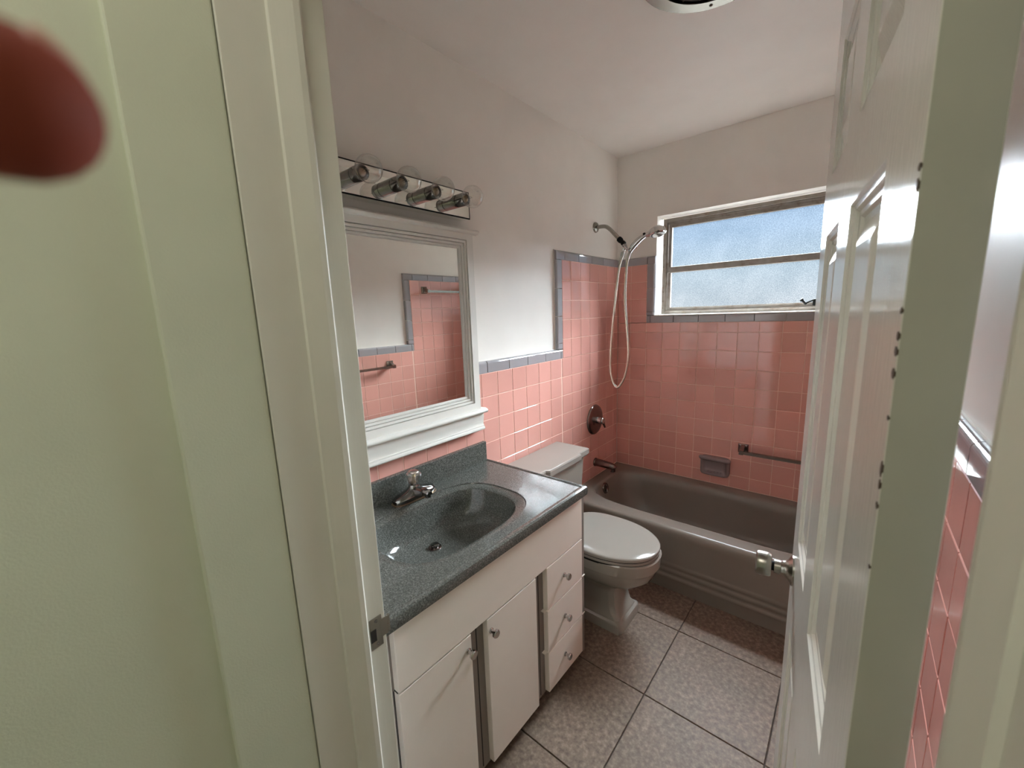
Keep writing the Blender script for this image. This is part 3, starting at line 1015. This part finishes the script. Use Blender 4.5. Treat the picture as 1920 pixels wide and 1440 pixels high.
tube(bm, [(0.214, -1.222, 0.640), (0.216, -1.195, 0.636), (0.217, -1.160, 0.630)], [0.006, 0.0055, 0.007], 10)
obj('flush_lever', bm, 'chrome', to, True)

# ------------------------------------------------------------------ vanity cabinet
va = empty('vanity_cabinet', (0.26, -1.84, 0))
tag(va, 'vanity cabinet with pale flat doors and drawers on a grey-brown carcass', 'vanity cabinet')
VY0, VY1 = YF + 0.004, -1.363
VXC = 0.500
bm = BM()
box(bm, 0.004, 0.516, VY1 - 0.018, VY1, 0.058, 0.752)
box(bm, 0.004, VXC, VY0, VY0 + 0.018, 0.058, 0.752)
box(bm, VXC - 0.019, VXC, VY0 + 0.018, VY1 - 0.018, 0.058, 0.752)
box(bm, 0.004, VXC - 0.019, VY0 + 0.018, VY1 - 0.018, 0.058, 0.075)
obj('carcass', bm, 'carcass', va)
obj('toe_kick', box(BM(), 0.004, 0.430, VY0, VY1 - 0.004, 0.0, 0.060), 'carcass', va)
def front(name, y0, y1, z0, z1):
    return obj(name, box(BM(), VXC - 0.001, 0.520, y0, y1, z0, z1, 0.0012, 1), 'laminate', va)
front('false_front', -2.2265, -1.384, 0.5765, 0.750)
edge = [('drawer', -1.622, -1.384, 0.4085, 0.5735), ('drawer', -1.622, -1.384, 0.2385, 0.4045), ('drawer', -1.622, -1.384, 0.068, 0.2345)]
fronts = [front(*e) for e in edge]
dR = front('cabinet_door', -1.925, -1.686, 0.068, 0.5725)
dL = front('cabinet_door', -2.2275, -1.990, 0.068, 0.5725)
for z in (0.4065, 0.2365):
    bm = BM()
    box(bm, VXC, 0.5145, -1.637, -1.3835, z - 0.0015, z + 0.0015)
    obj('edge_strip', bm, 'laminate', va)
    bm = BM()
    box(bm, 0.5155, 0.5195, -1.384, -1.3625, z - 0.0016, z + 0.0016)
    obj('edge_tip', bm, 'laminate', va)
obj('rail_gap_shade', box(BM(), VXC, 0.5135, -2.227, -1.384, 0.5732, 0.5763), 'dark', va)  # dark filler between the fronts, standing in for the gap's shade
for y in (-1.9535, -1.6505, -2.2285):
    obj('stile_gap_shade', box(BM(), VXC - 0.001, 0.5008, y - 0.0018, y + 0.0018, 0.068, 0.573), 'dark', va)  # thin dark strips laid on the flat stile as painted gap shade
def knob(par, y, z):
    k = obj('knob', lathe(BM(), (0.520, y, z), (1, 0, 0), [(0.0085, 0), (0.0085, 0.003), (0.0058, 0.005), (0.0056, 0.014), (0.0085, 0.016), (0.0125, 0.018), (0.0128, 0.024), (0.0105, 0.0265), (0, 0.0275)], 22), 'chrome', par, True, autosmooth=40)
for par, y, z in ((fronts[0], -1.515, 0.491), (fronts[1], -1.513, 0.318), (fronts[2], -1.515, 0.153), (dR, -1.911, 0.530), (dL, -2.004, 0.529)):
    knob(par, y, z)

# ------------------------------------------------------------------ vanity top with basin
vt = empty('washbasin', (0.27, -1.84, 0.754))
tag(vt, 'speckled grey vanity top with a moulded oval basin', 'washbasin')
CZ = 0.790
bxc, byc = 0.282, -1.845
x0, x1, y0, y1 = 0.001, 0.512, YF + 0.002, -1.392
A4 = angs(80, corner_angs(bxc, byc, x0, x1, y0, y1))
def edge_rect(gx, gy, z):
    out = []
    for p in rect_at(bxc, byc, x0, x1, y0, y1, z, A4):
        X = p[0] + gx if p[0] > x1 - 1e-5 else p[0]
        Y = p[1] + gy if p[1] > y1 - 1e-5 else p[1]
        out.append((X, Y, z))
    return out
def basin(hx, hy, n, z, dx=0.0, dy=0.0):
    return se(bxc + dx, byc + dy, hx, hy, n, z, A4)
bm = BM()
secs = [edge_rect(0.018, 0.016, CZ - 0.036),
        edge_rect(0.024, 0.020, CZ - 0.031),
        edge_rect(0.026, 0.022, CZ - 0.024),
        edge_rect(0.026, 0.022, CZ - 0.008),
        edge_rect(0.024, 0.020, CZ + 0.000),
        edge_rect(0.019, 0.0165, CZ + 0.0035),
        edge_rect(0.010, 0.0095, CZ + 0.0035),
        edge_rect(0.005, 0.0050, CZ + 0.0008),
        edge_rect(0.003, 0.0030, CZ),
        edge_rect(0.000, 0.0000, CZ),
        basin(0.200, 0.287, 2.9, CZ),
        basin(0.196, 0.283, 2.9, CZ),
        basin(0.1935, 0.2805, 2.9, CZ - 0.0040),
        basin(0.190, 0.277, 2.9, CZ - 0.0040),
        basin(0.174, 0.257, 3.0, CZ - 0.0075, -.003),
        basin(0.1655, 0.2465, 3.0, CZ - 0.0125, -.004),
        basin(0.161, 0.2410, 3.0, CZ - 0.022, -.005),
        basin(0.153, 0.2310, 3.0, CZ - 0.060, -.008),
        basin(0.141, 0.2130, 2.9, CZ - 0.094, -.013),
        basin(0.117, 0.1760, 2.7, CZ - 0.116, -.026),
        basin(0.072, 0.1100, 2.4, CZ - 0.127, -.050, -.006),
        basin(0.024, 0.024, 2.0, CZ - 0.132, -.072, -.013)]
loft(bm, secs, cap0=False, cap1=True)
obj('counter_slab', bm, 'counter', vt, True, autosmooth=32)
obj('backsplash', box(BM(), 0.0, 0.020, YF + 0.003, -1.383, CZ - 0.002, 0.882, 0.003), 'counter', vt)
dcx, dcy, dz = bxc - 0.072, byc - 0.013, CZ - 0.132
dq = obj('drain', lathe(BM(), (dcx, dcy, dz), (0, 0, 1), [(0.0225, -0.001), (0.0225, 0.002), (0.019, 0.0025), (0.0175, 0.0005), (0, 0.0005)], 28), 'bronze', vt, True, autosmooth=40)
obj('stopper', lathe(BM(), (dcx, dcy, dz), (0, 0, 1), [(0.012, 0), (0.012, 0.006), (0.0155, 0.008), (0.0155, 0.011), (0.011, 0.0125), (0, 0.0125)], 24), 'dark_chrome', dq, True, autosmooth=40)

# ------------------------------------------------------------------ faucet
fa = empty('faucet', (0.062, -1.825, CZ))
tag(fa, 'small centerset faucet with a clear faceted knob on the grey vanity top', 'faucet')
fx_, fy_ = 0.062, -1.822
A5 = angs(40)
bm = BM()
loft(bm, [se(fx_, fy_, 0.034, 0.094, 3.0, CZ + 0.0006, A5), se(fx_, fy_, 0.034, 0.094, 3.0, CZ + 0.003, A5)])
obj('deck_gasket', bm, 'brass', fa)
bm = BM()
loft(bm, [se(fx_, fy_, 0.029, 0.088, 3.2, CZ + 0.003, A5), se(fx_, fy_, 0.030, 0.089, 3.2, CZ + 0.015, A5), se(fx_, fy_, 0.028, 0.084, 3.0, CZ + 0.022, A5),
          se(fx_, fy_, 0.026, 0.060, 2.5, CZ + 0.029, A5), se(fx_, fy_, 0.024, 0.034, 2.1, CZ + 0.036, A5), se(fx_, fy_, 0.020, 0.022, 2.0, CZ + 0.044, A5), se(fx_, fy_, 0.017, 0.018, 2.0, CZ + 0.053, A5)])
obj('faucet_body', bm, 'dark_chrome', fa, True, autosmooth=38)
bm = BM()
secs = []
for s, w, zt, zb in ((0.010, 0.017, 0.046, 0.012), (0.035, 0.017, 0.049, 0.020), (0.060, 0.0155, 0.050, 0.028), (0.085, 0.014, 0.048, 0.031), (0.094, 0.011, 0.045, 0.033)):
    X = fx_ + s
    secs.append([(X, fy_ - w, CZ + zb), (X, fy_ + w, CZ + zb), (X, fy_ + w, CZ + zt - 0.006), (X, fy_ + w * .6, CZ + zt), (X, fy_ - w * .6, CZ + zt), (X, fy_ - w, CZ + zt - 0.006)])
loft(bm, secs)
lathe(bm, (fx_ + 0.082, fy_, CZ + 0.034), (0, 0, -1), [(0.0105, 0), (0.0105, 0.010), (0.009, 0.011), (0, 0.009)], 16)
obj('spout', bm, 'dark_chrome', fa, True, autosmooth=35)
bm = BM()
hk = Vector((fx_, fy_, CZ + 0.052))
lathe(bm, hk, (0.12, 0, 1), [(0.015, 0), (0.019, 0.006), (0.024, 0.018), (0.0275, 0.034), (0.0275, 0.044), (0.023, 0.050), (0.0, 0.051)], 10)
kb = obj('clear_knob', bm, 'acrylic', fa)
obj('knob_cap', lathe(BM(), hk + Vector((0.006, 0, 0.0505)), (0.12, 0, 1), [(0.0175, -0.001), (0.0175, 0.0015), (0.013, 0.0025), (0, 0.0025)], 20), 'bright_chrome', kb, True)
obj('knob_stem', lathe(BM(), hk, (0.12, 0, 1), [(0.0095, -0.006), (0.0095, 0.012), (0.006, 0.016), (0.006, 0.044), (0, 0.044)], 14), 'brass', kb, True)
obj('pop_up_rod', tube(BM(), [(0.040, fy_, CZ + 0.02), (0.036, fy_ - 0.002, CZ + 0.060)], [0.0022, 0.0022], 8), 'dark_chrome', fa)

# ------------------------------------------------------------------ mirror
mi = empty('mirror', (0.0, -1.737, 1.40))
tag(mi, 'white moulded wall mirror with a ledge above the vanity', 'mirror')
MY0, MY1, MZ0, MZ1 = -2.060, -1.415, 1.039, 1.793
bm = BM()
prof = [(0, -PR), (0, 0.027), (0.002, 0.030), (0.036, 0.030), (0.0365, 0.019), (0.0388, 0.019), (0.0392, 0.0265), (0.0475, 0.0255), (0.0480, 0.0150), (0.0503, 0.0150), (0.0507, 0.0215), (0.0585, 0.0205), (0.0590, 0.0110), (0.0612, 0.0110), (0.0616, 0.0160), (0.0680, 0.0150), (0.070, 0.010), (0.070, 0.006)]
secs = [[(x, MY0 + i, MZ0 + i), (x, MY1 - i, MZ0 + i), (x, MY1 - i, MZ1 - i), (x, MY0 + i, MZ1 - i)] for i, x in prof]
loft(bm, secs, cap0=False, cap1=False)
obj('mirror_frame', bm, 'white_frame', mi)
obj('mirror_pane', box(BM(), 0.004, 0.009, MY0 + 0.066, MY1 - 0.066, MZ0 + 0.066, MZ1 - 0.066), 'mirror', mi)
prof = [(-PR, 1.789), (0.030, 1.778), (0.0305, 1.7815), (0.040, 1.782), (0.047, 1.786), (0.050, 1.791), (0.047, 1.796), (0.040, 1.799), (0.018, 1.804), (-PR, 1.806)]
obj('crown', prism(BM(), prof, 'y', -2.080, -1.395), 'white_frame', mi, True, autosmooth=40)
prof = [(0.0, 1.044), (0.036, 1.046), (0.046, 1.043), (0.051, 1.037), (0.051, 1.032), (0.046, 1.026), (0.040, 1.024), (0.030, 1.021), (0.0, 1.021)]
obj('ledge', prism(BM(), prof, 'y', -2.080, -1.393), 'white_frame', mi, True, autosmooth=40)
prof = [(0.001, 1.022), (0.030, 1.022), (0.031, 1.006), (0.028, 0.992), (0.0265, 0.972), (0.0275, 0.968), (0.031, 0.967), (0.031, 0.961), (0.034, 0.960), (0.036, 0.956), (0.036, 0.951), (0.033, 0.947), (0.001, 0.947)]
obj('apron', prism(BM(), prof, 'y', -2.070, -1.402), 'white_frame', mi, True, autosmooth=30)

# ------------------------------------------------------------------ vanity light bar
vl = empty('vanity_light', (0.0, -1.73, 1.89))
tag(vl, 'mirrored four-bulb vanity light bar on the wall over the mirror', 'wall lamp')
LX = 0.034
bm = BM()
ly0, ly1, lz0, lz1 = -2.035, -1.4305, 1.8395, 1.9405
secs = []
for ins, x in ((0.0, -PR), (0.0, LX - 0.003), (0.003, LX), (0.0045, LX)):
    secs.append([(x, ly0 + ins, lz0 + ins), (x, ly1 - ins, lz0 + ins), (x, ly1 - ins, lz1 - ins), (x, ly0 + ins, lz1 - ins)])
loft(bm, secs)
obj('mirror_plate', bm, 'mirror', vl)
bm = BM()
secs = []
for ins, x in ((-0.0014, LX - 0.0045), (-0.0014, LX - 0.0005), (0.0008, LX + 0.0004), (0.0008, LX - 0.0045)):
    secs.append([(x, ly0 + ins, lz0 + ins), (x, ly1 - ins, lz0 + ins), (x, ly1 - ins, lz1 - ins), (x, ly0 + ins, lz1 - ins)])
loft(bm, secs, cap0=False, cap1=False)
obj('plate_rim', bm, 'black', vl)
for y in (-1.520, -1.661, -1.803, -1.944):
    b0 = (LX, y, 1.8875)
    so = obj('socket', lathe(BM(), b0, (1, 0, 0), [(0.0235, 0), (0.0235, 0.0335), (0.0215, 0.034), (0.0215, 0.037), (0.0235, 0.0375), (0.0235, 0.072), (0.0225, 0.074), (0.020, 0.074), (0.019, 0.050), (0, 0.050)], 28), 'dark_chrome', vl, True, autosmooth=35)
    obj('bulb_cap', lathe(BM(), b0, (1, 0, 0), [(0.0125, 0.050), (0.0135, 0.068), (0.0105, 0.076), (0, 0.077)], 18), 'brass', so, True)
    gc, gr = 0.110, 0.0395
    prof = [(0.0135, 0.066), (0.0145, 0.071)]
    for i in range(3, 25):
        a = pi * i / 24
        prof.append((gr * sin(a), gc - gr * cos(a)))
    prof[-1] = (0, gc + gr)
    obj('bulb', lathe(BM(), b0, (1, 0, 0), prof, 28), 'bulb', so, True)
    bm = BM()
    X = b0[0]
    tube(bm, [(X + 0.075, y - 0.003, 1.8875), (X + 0.100, y - 0.008, 1.8875)], 0.0007, 5)
    tube(bm, [(X + 0.075, y + 0.003, 1.8875), (X + 0.100, y + 0.008, 1.8875)], 0.0007, 5)
    tube(bm, [(X + 0.100, y - 0.008, 1.8875), (X + 0.104, y, 1.8885), (X + 0.100, y + 0.008, 1.8875)], 0.0006, 5)
    obj('filament', bm, 'dark_chrome', so)

# ------------------------------------------------------------------ ceiling vent
ve = empty('exhaust_vent', (0.885, -1.235, ZC))
tag(ve, 'round metal exhaust fan grille on the ceiling', 'exhaust vent')
vx, vy = 0.885, -1.237
def annulus(bm, r0, r1, z0, z1, seg=48):
    rows_ = []
    for r, z in ((r0, z0), (r1, z0), (r1, z1), (r0, z1)):
        rows_.append([bm.verts.new((vx + r * cos(2 * pi * i / seg), vy + r * sin(2 * pi * i / seg), z)) for i in range(seg)])
    for a, b2 in zip(rows_, rows_[1:] + rows_[:1]):
        loop_faces(bm, a, b2)
bm = BM()
annulus(bm, 0.166, 0.214, ZC - 0.010, ZC)
annulus(bm, 0.166, 0.172, ZC - 0.016, ZC)
obj('vent_ring', bm, 'nickel', ve, True, autosmooth=40)
obj('vent_duct', lathe(BM(), (vx, vy, ZC), (0, 0, -1), [(0.166, 0.0005), (0.166, 0.002), (0, 0.002)], 40), 'dark', ve)
bm = BM()
for r in (0.155, 0.140, 0.120, 0.100, 0.080, 0.060, 0.040):
    annulus(bm, r - 0.0022, r + 0.0022, ZC - 0.012, ZC - 0.004, 36)
for k in range(12):
    a = 2 * pi * k / 12
    tube(bm, [(vx + 0.02 * cos(a), vy + 0.02 * sin(a), ZC - 0.008), (vx + 0.168 * cos(a + 0.35), vy + 0.168 * sin(a + 0.35), ZC - 0.008)], 0.0024, 6)
obj('vent_grille', bm, 'wood_chip', ve, True, autosmooth=40)
obj('vent_hub', lathe(BM(), (vx, vy, ZC), (0, 0, -1), [(0.026, 0.002), (0.026, 0.013), (0.02, 0.016), (0, 0.017)], 24), 'nickel', ve, True)
bm = BM()
for a in (3.95, 5.9, 1.9, 0.3):
    lathe(bm, (vx + 0.194 * cos(a), vy + 0.194 * sin(a), ZC - 0.010), (0, 0, -1), [(0.006, 0), (0.005, 0.0015), (0, 0.002)], 10)
o = obj('vent_screws', bm, 'wood_chip', ve)
o['kind'] = 'stuff'

# ------------------------------------------------------------------ fingertip of the person holding the camera
fp = [Vector(q) for q in ((1.20847, -2.65825, 1.4771), (1.20471, -2.66096, 1.47805), (1.19555, -2.66717, 1.48035), (1.17448, -2.68, 1.48521), (1.14036, -2.69915, 1.49355))]
path = spline(fp, 8)
rad = []
n = len(path)
L = [0.0]
for a, b2 in zip(path, path[1:]):
    L.append(L[-1] + (b2 - a).length)
for s in L:
    r = 0.0080 + 0.0012 * min(1, s / 0.03)
    k = 0.0072
    if s < k:
        r *= math.sqrt(max(0.002, 1 - ((k - s) / k) ** 2))
    rad.append(r)
ext = (path[0] - path[1]).normalized()
bm = BM()
tip = [path[0] + ext * 0.006]
# finer rounded cap
cap = []
capr = []
for i in range(1, 8):
    a = pi / 2 * i / 8
    cap.append(path[0] + ext * (0.0072 * cos(a)))
    capr.append(0.0073 * sin(a))
core = [p for p, s in zip(path, L)]
corer = [0.0073 + 0.0012 * min(1, s / 0.03) for s in L]
tube(bm, cap + core, capr + corer, 20)
pe = obj('person', bm, 'skin', None, True)
tag(pe, 'blurred fingertip of the person holding the camera, over a corner of the view', 'person')
bm = BM()
lathe(bm, path[6] + Vector((0.0035, 0.0066, 0.0020)), (0.45, 0.85, 0.25), [(0.0, 0.0012), (0.0035, 0.001), (0.0050, 0.0002), (0.0050, -0.001)], 16)
obj('fingernail', bm, 'nail', pe, True)
